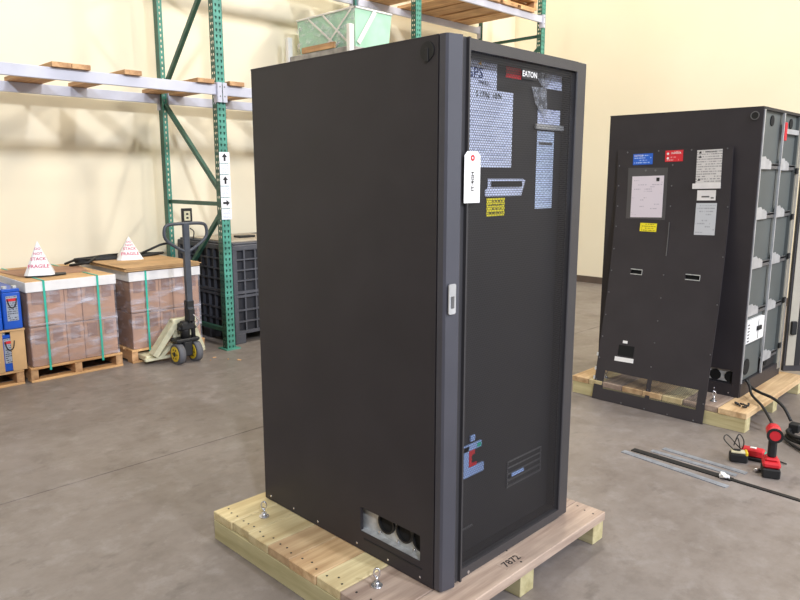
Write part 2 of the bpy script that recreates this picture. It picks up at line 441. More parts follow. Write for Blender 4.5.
lettering(g, '714.921', .020, .022, -.030, m_ink)
MB().prism([(0, 0), (.016, .008), (.020, -.004)], (.232, .0312, 1.950), (1, 0, 0), (0, 0, 1), .0008).build('gold_mark', m_gold, g)
s1 = front_plate('notice_sheet', .155, .438, 1.607, 1.870, m_p1)
lettering(s1, 'S 17/N  10/N', .027, 0, .112, m_ink, align='CENTER')
r_ = front_plate('red_label', .393, .485, 1.920, 1.975, m_red)
e_ = front_plate('maker_badge', .405, .497, 1.913, 1.945, m_ink, y=D0+.004); lettering(e_, 'EATON', .027, 0, 0, m_white, .0022, sx=1)
r1 = front_plate('small_notice', .640, .756, 1.905, 1.968, m_p2, y=.033)
r2 = front_plate('small_notice', .598, .752, 1.772, 1.829, m_p2, y=.033)
br = front_plate('plastic_clip', .575, .765, 1.752, 1.772, m_silver, y=.028, th=.008)
r3 = front_plate('long_notice', .600, .716, 1.454, 1.748, m_p3)
MB().box(-.045, .045, .094, .104, .0015, .0022).build('printed_line', m_clamp, r3, local=True)
t_ = NT('clear_tape'); nn = t_.noise(t_.map(), 60, 4); t_.base(rgb(190, 194, 204)); t_.p.inputs['Roughness'].default_value = .2
t_.l(t_.ramp(nn, [(.4, (.15, .15, .15, 1)), (.65, (.8, .8, .8, 1))]), t_.p.inputs['Alpha']); t_.bump(nn, .8, .01); m_tape = t_.m
MB().prism([(-.045, .05), (.03, .06), (.05, .01), (.02, -.03), (-.02, -.025), (-.05, .0)], (.628, .026, 1.935), (1, 0, 0), (0, 0, 1), .001).build('tape', m_tape, cab)
MB().prism([(-.07, .04), (.03, .045), (.04, -.045), (.02, -.075), (.0, -.05), (-.04, -.02)], (.612, .026, 1.862), (1, 0, 0), (0, 0, 1), .001).build('tape', m_tape, cab)
# document pocket
dp = MB().prism([(0, 0), (.215, 0), (.24, .055), (.225, .062), (.012, .062), (.012, .03), (-.004, .02)], (.288, .030, 1.506), (1, 0, 0), (0, 0, 1), -.003).build('pocket', m_p2, cab)
MB().box(.315, .500, .0245, .0262, 1.540, 1.560).build('pocket_slot', m_ink, dp)
m_yp = printed('yellow_print', rgb(236, 222, 40), rgb(80, 74, 30), .014, .1, .06, .6)
front_plate('yellow_label', .298, .404, 1.436, 1.500, m_yp)
# lower red / blue connector behind the mesh
m_pblue = paint('pale_blue_plate', rgb(150, 176, 226), .5)
cpt = MB().box(.168, .305, .024, .030, .480, .515).box(.168, .215, .024, .030, .515, .60).box(.168, .290, .024, .030, .580, .605).box(.225, .25, .024, .03, .615, .637)
cp_ = cpt.build('interlock_plate', m_pblue, cab)
MB().box(.217, .232, .0235, .028, .516, .578).box(.232, .25, .0235, .028, .562, .578).box(.232, .262, .0235, .028, .516, .527).build('interlock_key', m_red, cp_)
MB().box(.262, .285, .0225, .024, .585, .600).build('interlock_lamp', m_teal, cp_)
vg = MB()
for k in range(5): vg.box(.47, .70, .028, .033, .352+k*.026, .358+k*.026)
vg.box(.466, .470, .028, .033, .350, .46).box(.70, .704, .028, .033, .350, .46)
vt = vg.build('vent_louvre', m_clamp, cab); MB().box(.49, .57, .022, .027, .395, .408).build('louvre_label', m_pblue, vt)
MB().box(.165, .25, .028, .033, .272, .278).build('lower_slot', m_clamp, cab)
sc3 = MB().cyl((0, 0, 0), (0, 0, .003), .006, 8).mesh('door_screw', m_chrome)
link('door_screw', sc3, dr, Matrix.Translation(Vector((.155, D0, .147))-cb) @ FACE_F)
# door latch (slim pale plate on the door edge)
lt = plate('latch_plate', dr, Vector((.027, D0-.0115, 1.18))-cb, .034, .100, m_silver, FACE_F, .004, corner=.004)
lk = MB().box(-.007, .007, -.03, .01, .004, .007, .001); lk.build('latch_slot', m_clamp, lt, local=True)
# hanging tag
tg = T('hanging_tag', 'white paper tag with punched hole hanging on the door edge of the large cabinet', 'tag', (.118, D0-.015, 1.49))
tw, th_ = .082, .166
b = MB().prism([(-tw/2, 0), (tw/2, 0), (tw/2, th_-.014), (tw/2-.014, th_), (-tw/2+.014, th_), (-tw/2, th_-.014)], (.118, D0-.014, 1.49), (1, 0, 0), (0, 0, 1), .0012)
tb = b.build('tag_card', m_white, tg)
MB().ring((.118, D0-.0152, 1.635), (0, -1, 0), .010, .004, 14, .001).build('reinforcing_ring', m_red, tb)
lettering(tb, 'IT-4GH', .020, 0, .06, m_ink, .0, rz=0)
tx = [o for o in tb.children if o.name.startswith('lettering')][0]
tx.matrix_local = Matrix.Translation(Vector((0, -.003, .07))) @ FACE_F @ Matrix.Rotation(PI/2, 4, 'Z')

# ------------------------------------------------------------------ second cabinet on its skid
X2, Y2 = 3.055, .022
pal2 = T('timber_skid', 'low timber skid carrying the open black cabinet at the right', 'pallet', (3.35, .47, 0))
for i, (a, b_) in enumerate(((-.125, -.036), (.43, .519), (.99, 1.079))):
    pass
for (a, b_) in ((2.765, 2.854), (3.30, 3.389), (3.87, 3.96)):
    MB().box(a, b_, -.125, 1.09, 0, RH-.001, .002).build('runner', W_Y, pal2)
for k, (a, b_) in enumerate(((-.13, .045), (.05, .27), (.275, .41), (.415, .55), (.555, .70), (.705, .85), (.855, .96), (.965, 1.095))):
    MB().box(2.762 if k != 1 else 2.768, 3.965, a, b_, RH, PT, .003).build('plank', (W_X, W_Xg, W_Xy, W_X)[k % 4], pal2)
eyebolt(2.87, .885, PT, 'zinc eye bolt behind the lower grille of the leaning panel')
eyebolt(2.875, .115, PT, 'zinc eye bolt at the right edge of the leaning panel, on the right skid')

c2 = T('power_cabinet', 'open black power cabinet without its front door, on the right skid by the cream wall', 'cabinet', (X2+CW/2, Y2+CD/2, Z0))
c2b = Vector((X2+CW/2, Y2+CD/2, Z0))
b = MB(); a0, a1, g0, g1 = Y2+.05, Y2+.36, .212, .305
xa, xb = X2, X2+.014
b.box(xa, xb, Y2, a0, Z0, Z1).box(xa, xb, a1, Y2+CD, Z0, Z1).box(xa, xb, a0, a1, Z0, g0).box(xa, xb, a0, a1, g1, Z1)
b.build('side_panel', m_black, c2)
MB().box(X2+CW-.014, X2+CW, Y2, Y2+CD, Z0, Z1).build('side_panel', m_black, c2)
MB().box(X2, X2+CW, Y2, Y2+CD+.003, Z1-.002, Z1+.002).build('top_panel', m_black, c2)
MB().box(X2+.014, X2+CW-.014, Y2+CD-.012, Y2+CD, Z0, Z1-.002).build('back_panel', m_black, c2)
MB().box(X2+.014, X2+CW, Y2-.003, Y2+.010, Z0, Z0+.095).build('kick_plate', m_black, c2)
MB().box(X2+.014, X2+CW-.014, Y2+.01, Y2+CD-.012, Z0+.085, Z0+.095).build('base_tray', m_black2, c2)
gp = MB().box(X2+.017, X2+.023, Y2+.02, Y2+.42, .17, .34).build('gland_plate', m_galv, c2)
for y in (.068, .166, .264):
    MB().cyl((X2+.0155, Y2+y, .258), (X2+.0168, Y2+y, .258), .038, 22).build('cable_hole', m_dark, gp)
plug = MB().cyl((X2-.003, Y2+.048, 1.955), (X2, Y2+.048, 1.955), .027, 20).build('knockout_plug', m_rubber, c2)
MB().ring((X2-.004, Y2+.048, 1.955), (-1, 0, 0), .027, .021, 20, .002).build('plug_rim', m_clamp, plug)
for y in (.988, .651, .35, .066):
    link('panel_screw', sc2, c2, Matrix.Translation(Vector((X2, Y2+y, .152))-c2b) @ FACE_S)
link('panel_screw', sc2, c2, Matrix.Translation(Vector((X2, Y2+.16, .165))-c2b) @ FACE_S)
# uprights of the open front
MB().box(X2+.012, X2+.026, Y2-.006, Y2+.006, Z0+.095, Z1-.016).build('front_upright', m_silver, c2)
MB().box(X2+.396, X2+.410, Y2-.008, Y2+.004, Z0+.095, Z1-.016).build('front_upright', m_silver, c2)
MB().box(X2+.400, X2+.408, Y2+.03, Y2+CD-.02, Z0+.095, Z1-.005).build('partition', m_baffle, c2)
MB().box(X2+.745, X2+.760, Y2+.0, Y2+.03, Z0+.095, Z1-.005).build('partition', m_baffle, c2)
MB().box(X2+.014, X2+.399, Y2+.020, Y2+.026, Z0+.33, Z1-.016).build('bay_baffle', m_baffle, c2)
MB().box(X2+.410, X2+.745, Y2+.020, Y2+.026, Z0+.2, Z1-.016).build('bay_baffle', m_baffle, c2)
MB().box(X2+.012, X2+CW-.002, Y2-.002, Y2+.02, Z1-.016, Z1-.002).build('header', m_black2, c2)
m_hinge = paint('cream_hinge_strip', rgb(180, 173, 158), .5)
for a, mt in ((.764, m_hinge), (.793, m_hinge), (.815, m_silver)):
    MB().box(X2+a, X2+a+.012, Y2-.006, Y2+.02, Z0+.05, Z1-.02).build('hinge_strip', mt, c2)
for z in (1.62, 1.30, 1.02, .70, .36):
    MB().box(X2+.742, X2+.775, Y2-.016, Y2-.004, z-.02, z+.02, .002).build('hinge_knuckle', m_rubber, c2)
# round openings in the header
for x in (.17, .56):
    MB().cyl((X2+x+.06, Y2+.014, 1.935), (X2+x+.06, Y2+.019, 1.935), .034, 20).build('header_hole', m_dark, c2)
def bay_shelf(xl, xr, z):
    sh = MB().box(xl, xr, Y2+.003, Y2+.019, z-.005, z+.005).build('shelf', m_galv, c2)
    Lw = xr-xl
    MB().box(xl+.56*Lw, xr, Y2+.003, Y2+.010, z-.026, z+.010).build('bracket_dim_half', m_clamp, sh)  # right half of the bracket, its dimmer light put into a darker grey
    MB().prism([(0, -.028), (.56*Lw, -.028), (.56*Lw, .012), (.50*Lw, .026), (.44*Lw, .026), (.40*Lw, .036), (.30*Lw, .034), (.22*Lw, .052), (.04*Lw, .048), (0, .03)],
               (xl, Y2+.002, z), (1, 0, 0), (0, 0, 1), .003).build('bracket', m_silver, sh)
for z in (1.655, 1.335, 1.015, .70): bay_shelf(X2+.028, X2+.393, z)
for z in (1.650, 1.335, 1.015, .69, .325): bay_shelf(X2+.419, X2+.742, z)
cbx = MB().box(X2+.045, X2+.375, Y2-.004, Y2+.05, .485, .640, .003).build('breaker_module', m_white, c2)
MB().box(X2+.255, X2+.262, Y2-.006, Y2-.004, .495, .63).build('module_seam', m_clamp, cbx)
MB().box(X2+.225, X2+.30, Y2-.016, Y2-.004, .555, .585, .002).build('breaker_switch', m_rubber, cbx)
for k in range(6): MB().box(X2+.055, X2+.085, Y2-.007, Y2-.004, .50+k*.022, .508+k*.022).build('terminal', m_clamp, cbx)
for x, z in ((.16, .325), (.56, .30)):
    MB().cyl((X2+x, Y2+.292, z), (X2+x, Y2+.2995, z), .06, 22).build('round_opening', m_dark, c2)
MB().cyl((X2+.14, Y2+.010, .315), (X2+.14, Y2+.015, .315), .055, 24).build('round_opening', m_dark, c2)
MB().cyl((X2+.53, Y2+.010, .285), (X2+.53, Y2+.015, .285), .035, 24).build('round_opening', m_dark, c2)
MB().box(X2+.03, X2+.39, Y2+.016, Y2+.019, Z0+.1, .46).build('lower_baffle', m_baffle, c2)
MB().box(X2+.42, X2+.74, Y2+.016, Y2+.019, Z0+.1, .30).build('lower_baffle', m_black2, c2)
MB().box(X2+.42, X2+.46, Y2-.012, Y2+.004, 1.815, 1.935, .004).build('red_latch', m_red, c2)
MB().box(X2+.46, X2+.74, Y2-.006, Y2+.010, 1.862, 1.895, .002).build('cross_bar', m_silver, c2)
MB().cyl((X2+.47, Y2+.05, 1.075), (X2+.66, Y2+.05, 1.065), .022, 12).build('red_cable_end', m_red, c2)
# open door hinged at the right edge
hd = Vector((.72, -.70, 0)).normalized()
ang = math.atan2(hd.y, hd.x)
Mdoor = Matrix.Translation((X2+CW+.006, Y2-.012, Z0+.03)) @ Matrix.Rotation(ang, 4, 'Z')
dd = T('open_door_tmp', 'x', 'x')
bpy.data.objects.remove(dd)
dm = MB()
DW = .80; DH = 1.84
dm.box(0, .012, -.03, 0, 0, DH).box(DW-.06, DW, -.03, 0, 0, DH).box(.012, DW-.06, -.03, 0, DH-.05, DH).box(.012, DW-.06, -.03, 0, 0, .045)
Mi = Mdoor.copy(); Mi.translation = Mi.translation-c2b
do = link('door', dm.mesh('door', m_bezel), c2, Mi)
MB().box(.012, .072, -.036, -.028, .045, DH-.05).build('door_channel', m_hinge, do, local=True)
MB().box(.075, .118, -.036, -.004, .045, DH-.05).build('door_stiffener', m_black2, do, local=True)
t2 = perforated('perforated_open_door', rgb(150, 128, 112), .0062, .0018)
MB().box(.118, DW-.06, -.024, -.0235, .045, DH-.05).build('perforated_sheet', t2, do, local=True)
MB().box(.02, .06, -.056, -.034, .28, .38, .004).build('door_latch', m_rubber, do, local=True)

# ------------------------------------------------------------------ leaning panel
# a thin sheet, bowed: foot on the floor, upper part resting on the cabinet's side
PZ = (0, .19, .35, .57, .77, 1.13, 1.39, 1.80); PX = (2.735, 2.785, 2.825, 2.880, 2.928, 2.995, 3.022, 3.034)
def bow0(z):
    z = max(0, min(1.7999, z))
    for k in range(len(PZ)-1):
        if z <= PZ[k+1]:
            t = (z-PZ[k])/(PZ[k+1]-PZ[k]); return PX[k]*(1-t)+PX[k+1]*t
def bow(z): return sum(bow0(z+d) for d in (-.12, -.08, -.04, 0, .04, .08, .12))/7 if .14 < z < 1.64 else bow0(z)
def spt(u, z, n=0):
    d = (bow(min(z+.06, 1.79))-bow(max(z-.06, 0)))/(min(z+.06, 1.79)-max(z-.06, 0))
    nv = Vector((-1, 0, d)).normalized()
    return Vector((bow(z), .901-u+.0298*z, z))+nv*n
lp = T('steel_panel', 'black steel panel with warning labels and two grilles leaning against the open cabinet', 'panel', (2.735, .52, 0))
LB = Vector((2.735, .52, 0))
def bow_box(b, u0, u1, z0, z1, n0, n1, step=.1):
    k = max(1, int(math.ceil((z1-z0)/step)))
    prev = None
    for i in range(k+1):
        z = z0+(z1-z0)*i/k
        r = [b.b.verts.new(spt(u, z, n)) for u, n in ((u0, n0), (u1, n0), (u1, n1), (u0, n1))]
        if prev:
            for q in range(4): b.b.faces.new((prev[q], prev[(q+1) % 4], r[(q+1) % 4], r[q]))
        else: b.b.faces.new(r[::-1])
        prev = r
    b.b.faces.new(prev); return b
PWd, PTOP, U0 = .776, 1.768, -.014
G = ((.055, .375), (.405, .722)); gz = (.082, .208)
b = MB()
for (a, c_) in ((U0, .055), (.375, .405), (.722, PWd)): bow_box(b, a, c_, .002, PTOP, -.008, 0)
for (g_, h_) in zip(G, ((.146, .232), (.537, .635))):
    bow_box(b, g_[0], g_[1], .002, gz[0], -.008, 0); bow_box(b, g_[0], g_[1], gz[1], .900, -.008, 0); bow_box(b, g_[0], g_[1], .934, PTOP, -.008, 0)
    bow_box(b, g_[0], h_[0], .900, .934, -.008, 0); bow_box(b, h_[1], g_[1], .900, .934, -.008, 0)
b.build('sheet', m_black, lp)
def pp(name, u0, u1, z0, z1, mat, th=.0015, n=.0004, rz=0):
    uc, zc = (u0+u1)/2, (z0+z1)/2
    up_ = (spt(uc, zc+.05)-spt(uc, zc-.05)).normalized(); uxx = Vector((0, -1, .0298)).normalized(); nz = uxx.cross(up_).normalized(); uxx = up_.cross(nz)
    n += .035*(z1-z0)**2; fr = Matrix((uxx, up_, nz)).transposed().to_4x4()
    return plate(name, lp, spt(uc, zc, n)-LB, abs(u1-u0), abs(z1-z0), mat, fr, th, rz)
for g_ in G:
    q = pp('grille', g_[0]-.004, g_[1]+.004, gz[0]-.004, gz[1]+.004, m_mesh2, .0006, -.005)
for (a, c_) in ((.146, .232), (.537, .635)):
    bb = MB(); bow_box(bb, a, c_, .897, .903, -.012, .003); bow_box(bb, a, c_, .931, .937, -.012, .0015); bow_box(bb, c_-.003, c_+.001, .903, .931, -.012, .002)
    bb.build('handle_slot', m_galv, lp)
    bow_box(MB(), a-.004, c_+.004, .896, .938, -.020, -.016).build('slot_back', m_dark, lp)
m_lb = printed('blue_label_print', rgb(38, 100, 205), rgb(170, 195, 240), .016, .15, .08, .55)
m_lr = printed('red_label_print', rgb(216, 40, 52), rgb(235, 150, 150), .018, .13, .08, .5)
m_ly = printed('yellow_label_print', rgb(240, 222, 36), rgb(150, 136, 34), .014, .12, .055, .6)
m_lw = printed('warning_print', rgb(212, 208, 205), rgb(150, 146, 146), .016, .19, .24, .62)
m_lg = printed('diagram_print', rgb(196, 198, 202), rgb(160, 162, 168), .020, .14, .2, .5)
m_pp = printed('document_print', rgb(222, 212, 220), rgb(186, 176, 188), .015, .25, .28, .42)
q = pp('blue_label', .103, .246, 1.662, 1.737, m_lb); lettering(q, 'NOTICE', .017, -.032, .024, m_white, .0018)
q = pp('red_label', .334, .456, 1.680, 1.755, m_lr); lettering(q, 'DANGER', .017, .015, .018, m_white, .0018)
for k in range(2): MB().cyl((-.042, .016-.03*k, .0015), (-.042, .016-.03*k, .002), .008, 10).build('symbol', m_white, q, local=True)
m_slv = paint('clear_sleeve', rgb(76, 74, 76), .3)
sl = bow_box(MB(), .070, .356, 1.286, 1.640, -.001, .0015, .05).build('document_sleeve', m_slv, lp)
dcm = pp('document', .104, .334, 1.298, 1.584, m_pp, .001, .0022)
MB().box(.062, .084, .105, .130, .0011, .0018).build('stamp', m_ink, dcm, local=True)
pscrew0 = MB().cyl((0, 0, 0), (0, 0, .002), .007, 10).mesh('sleeve_rivet', m_clamp)
for x in (-.01, .06): link('sleeve_rivet', pscrew0, lp, Matrix.Translation(spt(.21+x, 1.622, .0016)-LB) @ FACE_S)
pp('yellow_label', .182, .303, 1.201, 1.259, m_ly, rz=-.03)
q = pp('warning_notice', .550, .712, 1.520, 1.753, m_lw)
for y in (.094, .066, -.082):
    MB().prism([(-.070, y), (-.050, y), (-.060, y+.017)], (0, 0, .0015), (1, 0, 0), (0, 1, 0), .0006).build('symbol', m_ink, q, local=True)
lettering(q, 'WARNING', .016, .01, .102, m_ink, .0018)
MB().box(-.100, .082, -.135, -.100, .0, .004).build('tape_strip', m_foam, q, local=True)
q = pp('small_notice', .565, .685, 1.425, 1.492, m_foam)
MB().box(-.03, .02, -.014, -.004, .0015, .0022).box(.03, .048, -.022, -.012, .0015, .0022).build('printed_line', m_clamp, q, local=True)
pp('diagram_notice', .563, .697, 1.198, 1.408, m_lg)
b = MB(); bow_box(b, .388, .393, 1.043, 1.273, 0, .005); b.build('edge_trim', m_clamp, lp)
pp('white_label', .116, .257, .290, .321, m_white)
pp('latch_opening', .134, .251, .330, .405, m_dark, .0008)
pp('white_label', .160, .195, .417, .436, m_white)
pts = [(.0, s_) for s_ in (1.655, 1.515, 1.37, 1.225, 1.065, .91, .755, .595, .44, .29, .135)]
pts += [(.388, s_) for s_ in (1.657, 1.517, 1.381, .914, .758, .603, .455, .293, .138)]
pts += [(.765, s_) for s_ in (1.386, 1.065, .758, .44, .128)] + [(.058, 1.748), (.285, 1.753), (.511, 1.754), (.741, 1.758), (.212, .013), (.382, .012), (.544, .012), (.717, .012)]
pscrew = MB().cyl((0, 0, 0), (0, 0, .003), .0055, 8, .004).mesh('screw', m_clamp)
for (u, s_) in pts: link('screw', pscrew, lp, Matrix.Translation(spt(u, s_, .0002)-LB) @ FACE_S)
for z in (.20, .135, .30): bow_box(MB(), U0-.010, U0+.002, z, z+.024, -.008, .003).build('edge_tab', m_silver, lp)

# ------------------------------------------------------------------ pallet rack
rack = T('pallet_rack', 'green steel pallet rack with pale grey beams along the far wall', 'rack', (2.9, 4.57, 0))
RB = Vector((2.9, 4.57, 0)); YF, YR = 4.03, 5.10; PHt = 4.4
def post_face(w_, hh, p=.0508):
    """perforated flange in local x (width) and y (height): two columns of tear-drop holes"""
    b = bmesh.new(); n = int(hh/p)
    def hexhole(cx, cy):
        return [(cx+a*.0075*k, cy+c) for a, c, k in ((-1, .010, 1), (-1, -.002, 1), (-.5, -.015, .8), (.5, -.015, .8), (1, -.002, 1), (1, .010, 1))]
    cw = w_/2
    for i in range(n):
        for c in range(2):
            x0, x1, y0, y1 = c*cw-w_/2, (c+1)*cw-w_/2, i*p, (i+1)*p
            sgn = 1 if c == 0 else -1
            h = hexhole((x0+x1)/2+.004*sgn, (y0+y1)/2)
            H_ = [b.verts.new((x, y, 0)) for x, y in h]
            O = [b.verts.new(v) for v in ((x0, y1, 0), (x0, y0, 0), (x1, y0, 0), (x1, y1, 0))]
            b.faces.new((O[0], O[1], H_[1], H_[0])); b.faces.new((O[1], H_[2], H_[1])); b.faces.new((O[1], O[2], H_[3], H_[2]))
            b.faces.new((O[2], H_[4], H_[3])); b.faces.new((O[2], O[3], H_[5], H_[4])); b.faces.new((O[3], O[0], H_[0], H_[5]))
    bmesh.ops.remove_doubles(b, verts=b.verts, dist=1e-5)
    g = bmesh.ops.extrude_face_region(b, geom=list(b.faces))
    for v in [v for v in g['geom'] if isinstance(v, bmesh.types.BMVert)]: v.co.z -= .003
    bmesh.ops.recalc_face_normals(b, faces=b.faces)
    me = bpy.data.meshes.new('perforated_flange'); b.to_mesh(me); b.free(); return me
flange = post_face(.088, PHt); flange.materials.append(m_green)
sidef = post_face(.072, PHt); sidef.materials.append(m_green_shade)
XP = [-.845, 1.685, 4.20, 6.645]
for xi, x in enumerate(XP):
    for yi, y in enumerate((YF, YR)):
        s = 1 if yi == 0 else -1
        # web walls
        b = MB().box(x-.044, x-.041, min(y, y+s*.072)+.012, max(y, y+s*.072), 0, PHt).box(x+.041, x+.044, min(y, y+s*.072), max(y, y+s*.072), 0, PHt)
        sx_ = 1 if yi == 0 else -1
        po = MB().box(min(x+sx_*.041, x+sx_*.044), max(x+sx_*.041, x+sx_*.044), min(y, y+s*.072), max(y, y+s*.072), 0.01, PHt).build('post', m_green_shade, rack)
        if yi == 0: MB().box(x-.036, x+.036, y+.022, y+.025, 0.01, PHt).build('inner_lip', m_green_shade, po)
        mm = Matrix.Translation(Vector((x, y, 0))-RB) @ (FACE_F if yi == 0 else Matrix.Rotation(PI, 4, 'Z') @ FACE_F)
        o = bpy.data.objects.new('perforated_flange', flange); COL.objects.link(o); o.parent = po
        o.matrix_local = mm; W[o.name] = W[po.name] @ mm
        if yi: MB().box(x-.075, x+.075, y-.11, y+.04, 0, .009).build('base_plate', m_green, rack); continue
        mm = Matrix.Translation(Vector((x-.044, (y+s*.036), 0))-RB) @ FACE_S
        o = bpy.data.objects.new('perforated_web', sidef); COL.objects.link(o); o.parent = po
        o.matrix_local = mm
        MB().box(x-.075, x+.075, y-.04 if yi == 0 else y-.11, y+.11 if yi == 0 else y+.04, 0, .009).build('base_plate', m_green, rack)
    ya, yb = YF+.06, YR-.06
    for z in (.17, 1.335, 3.45) if xi != 2 else (.17, 1.335):
        MB().bar((x, ya-.02, z), (x, yb+.02, z), .036, .036).build('horizontal_brace', m_green_shade, rack)
    if xi == 2: continue
    for (y_a, z_a, y_b, z_b) in ((yb, .42, ya, 1.27), (ya, 1.43, yb, 2.26), (yb, 2.42, ya, 3.36), (ya, 3.30, yb, 2.50) if xi > 2 else (ya, 3.52, yb, 4.3)):
        if xi > 2 and z_a == 2.42: continue
        MB().bar((x, y_a, z_a), (x, y_b, z_b), .036, .036).build('diagonal_brace', m_green_shade, rack)
def beam(x0, x1, y, z0, z1):
    MB().box(x0+.046, x1-.046, y-.016, y+.016, z0+.022, z1, .003).build('beam', m_beam, rack)
    for x, s in ((x0, 1), (x1, -1)):
        cn = MB().box(x+s*.046-.004, x+s*.046+.004, y-.03, y+.03, z0-.04, z1+.02).box(min(x+s*.004, x+s*.046), max(x+s*.004, x+s*.046), y-.030-(.006 if y < 4.5 else -.056), y-.026-(.006 if y < 4.5 else -.056), z0-.04, z1+.02)
        co = cn.build('beam_connector', m_beam, rack)
        yy = y-.037 if y < 4.5 else y+.032
        for dz in (.01, .09): MB().cyl((x+s*.022, yy, z0+dz), (x+s*.022, yy+.003, z0+dz), .007, 8).build('rivet', m_clamp, co)
for (a, b_) in ((XP[0], XP[1]), (XP[1], XP[2])):
    beam(a, b_, YF+.008, 2.255, 2.362); beam(a, b_, YR-.008, 2.255, 2.362)
for (a, b_) in ((XP[1], XP[2]), (XP[2], XP[3])):
    beam(a, b_, YF+.008, 3.585, 3.690); beam(a, b_, YR-.008, 3.585, 3.690)
# arrow signs on the front post
m_sign = paint('white_sign', rgb(240, 240, 244), .5, 0, .01); m_bars = printed('barcode_print', rgb(232, 234, 246), rgb(170, 178, 215), .012, .09, .09, .8)
zz = 1.795
for k, kd in enumerate(('up', 'bar', 'up', 'bar', 'right', 'bar')):
    zc = zz-.05-k*.1
    sg = plate('arrow_sign' if kd != 'bar' else 'barcode_sign', rack, Vector((1.692, YF-.001, zc))-RB, .102, .094, m_sign if kd != 'bar' else m_bars, FACE_F, .002)
    if kd != 'bar':
        A = [(-.010, -.032), (.010, -.032), (.010, .002), (.028, .002), (0, .036), (-.028, .002), (-.010, .002)]
        if kd == 'right': A = [(b_, -a) for a, b_ in A]
        MB().prism(A, (0, 0, .002), (1, 0, 0), (0, 1, 0), .0006).build('arrow', m_ink, sg, local=True)

# loose boards across the beams
def shelf_board(x0, x1, z, label, y0=3.985, y1=5.14, skew=0, grp='loose boards across the lower beams'):
    b = MB().box(x0, x1, y0, y1, z, z+.036, .002)
    if skew:
        for v in b.b.verts: v.co.x += skew*(v.co.y-y0)/(y1-y0)
    return thing('shelf_board', b, W_Yb, label, 'board', ((x0+x1)/2, (y0+y1)/2, z), grp)
zt1 = 2.363
shelf_board(.278, .416, zt1, 'leftmost loose board lying across the lower rack beams', skew=.02)
shelf_board(.420, .556, zt1, 'loose board laid tight to the right of the leftmost one on the lower beams', skew=.02)
shelf_board(.815, .955, zt1, 'single splintered board midway along the left lower beam', skew=.0)
shelf_board(1.44, 1.60, zt1, 'loose board on the lower beams just left of the front green post', skew=.06)
shelf_board(1.75, 1.90, zt1, 'loose board on the lower beams just right of the front green post', skew=.0)
shelf_board(2.30, 2.44, zt1, 'loose board on the lower beams just behind the left edge of the large cabinet')
zt2 = 3.692
for (a, b_, lb) in ((3.62, 3.90, 'wide board of the upper shelf left of the middle green post'), (3.3, 3.56, 'wide board of the upper shelf above the mint green bin'),
                   (4.42, 4.78, 'first wide board on the upper right shelf, next to the middle post'), (4.98, 5.28, 'second wide board on the upper right shelf'),
                   (5.32, 5.62, 'third wide board on the upper right shelf, mid span'), (5.68, 5.98, 'fourth wide board on the upper right shelf'),
                   (6.06, 6.36, 'fifth wide board on the upper right shelf, nearest the right post')):
    shelf_board(a, b_, zt2, lb, grp='wide boards of the upper shelf')
# pallets on the upper shelf
def small_pallet(x0, x1, y0, y1, z, label, name='shipping_pallet', grp=None, nb=3, hh=.115, deckfront=None):
    p = T(name, label, 'pallet', ((x0+x1)/2, (y0+y1)/2, z), grp)
    wdt = .055
    for k in range(nb):
        xc = x0+wdt/2+(x1-x0-wdt)*k/(nb-1)
        MB().box(xc-wdt/2, xc+wdt/2, y0+.006, y1-.006, z+.018, z+hh-.018, .002).build('stringer', W_Yb, p)
    n = 6
    bw = (y1-y0)/n*.78
    for k in range(n):
        ya = y0+(y1-y0-bw)*k/(n-1)
        MB().box(x0, x1, ya, ya+bw, z+hh-.017, z+hh, .0015).build('deck_board', W_Xb, p)
    for k in (0, .5, 1):
        ya = y0+(y1-y0-.10)*k
        MB().box(x0, x1, ya, ya+.10, z, z+.017, .0015).build('bottom_board', W_Xb, p)
    return p
small_pallet(5.20, 6.42, 3.99, 5.0, zt2+.037, 'lower wooden pallet lying on the upper right shelf', grp='pallets on the upper shelf')
small_pallet(5.22, 6.44, 4.0, 5.0, zt2+.153, 'second wooden pallet stacked on the upper right shelf', grp='pallets on the upper shelf')

# mint bin on a posted frame
cr = T('post_pallet', 'shelf cart frame with white corner posts and wrapped goods above the large cabinet', 'rack frame', (3.58, 4.57, zt1))
for (x, y, z) in ((3.22, 4.06, 3.10), (3.22, 5.09, 3.10), (3.93, 4.06, 3.0), (3.93, 5.09, 3.0)):
    MB().box(x-.03, x+.03, y-.025, y+.025, zt1, z, .004).build('corner_post', m_plastw, cr)
MB().box(3.2, 3.95, 4.05, 5.1, zt1, zt1+.1, .004).build('deck', W_Yb, cr)
b = MB().box(3.21, 3.94, 4.055, 5.095, 2.47, 2.895, .01); b.build('wrapped_goods', paint('grey_wrapped_goods', rgb(150, 146, 142), .5, 0, .2, 9, .4, 20), cr)
MB().box(3.21, 3.23, 4.3, 4.85, 2.90, 2.96).build('wood_block', W_Yb, cr)
bn = T('plastic_bin', 'mint green plastic tote bin wrapped in clear film high on the rack', 'bin', (3.54, 4.53, 2.897))
b = MB(); z0, z1 = 2.897, 3.275
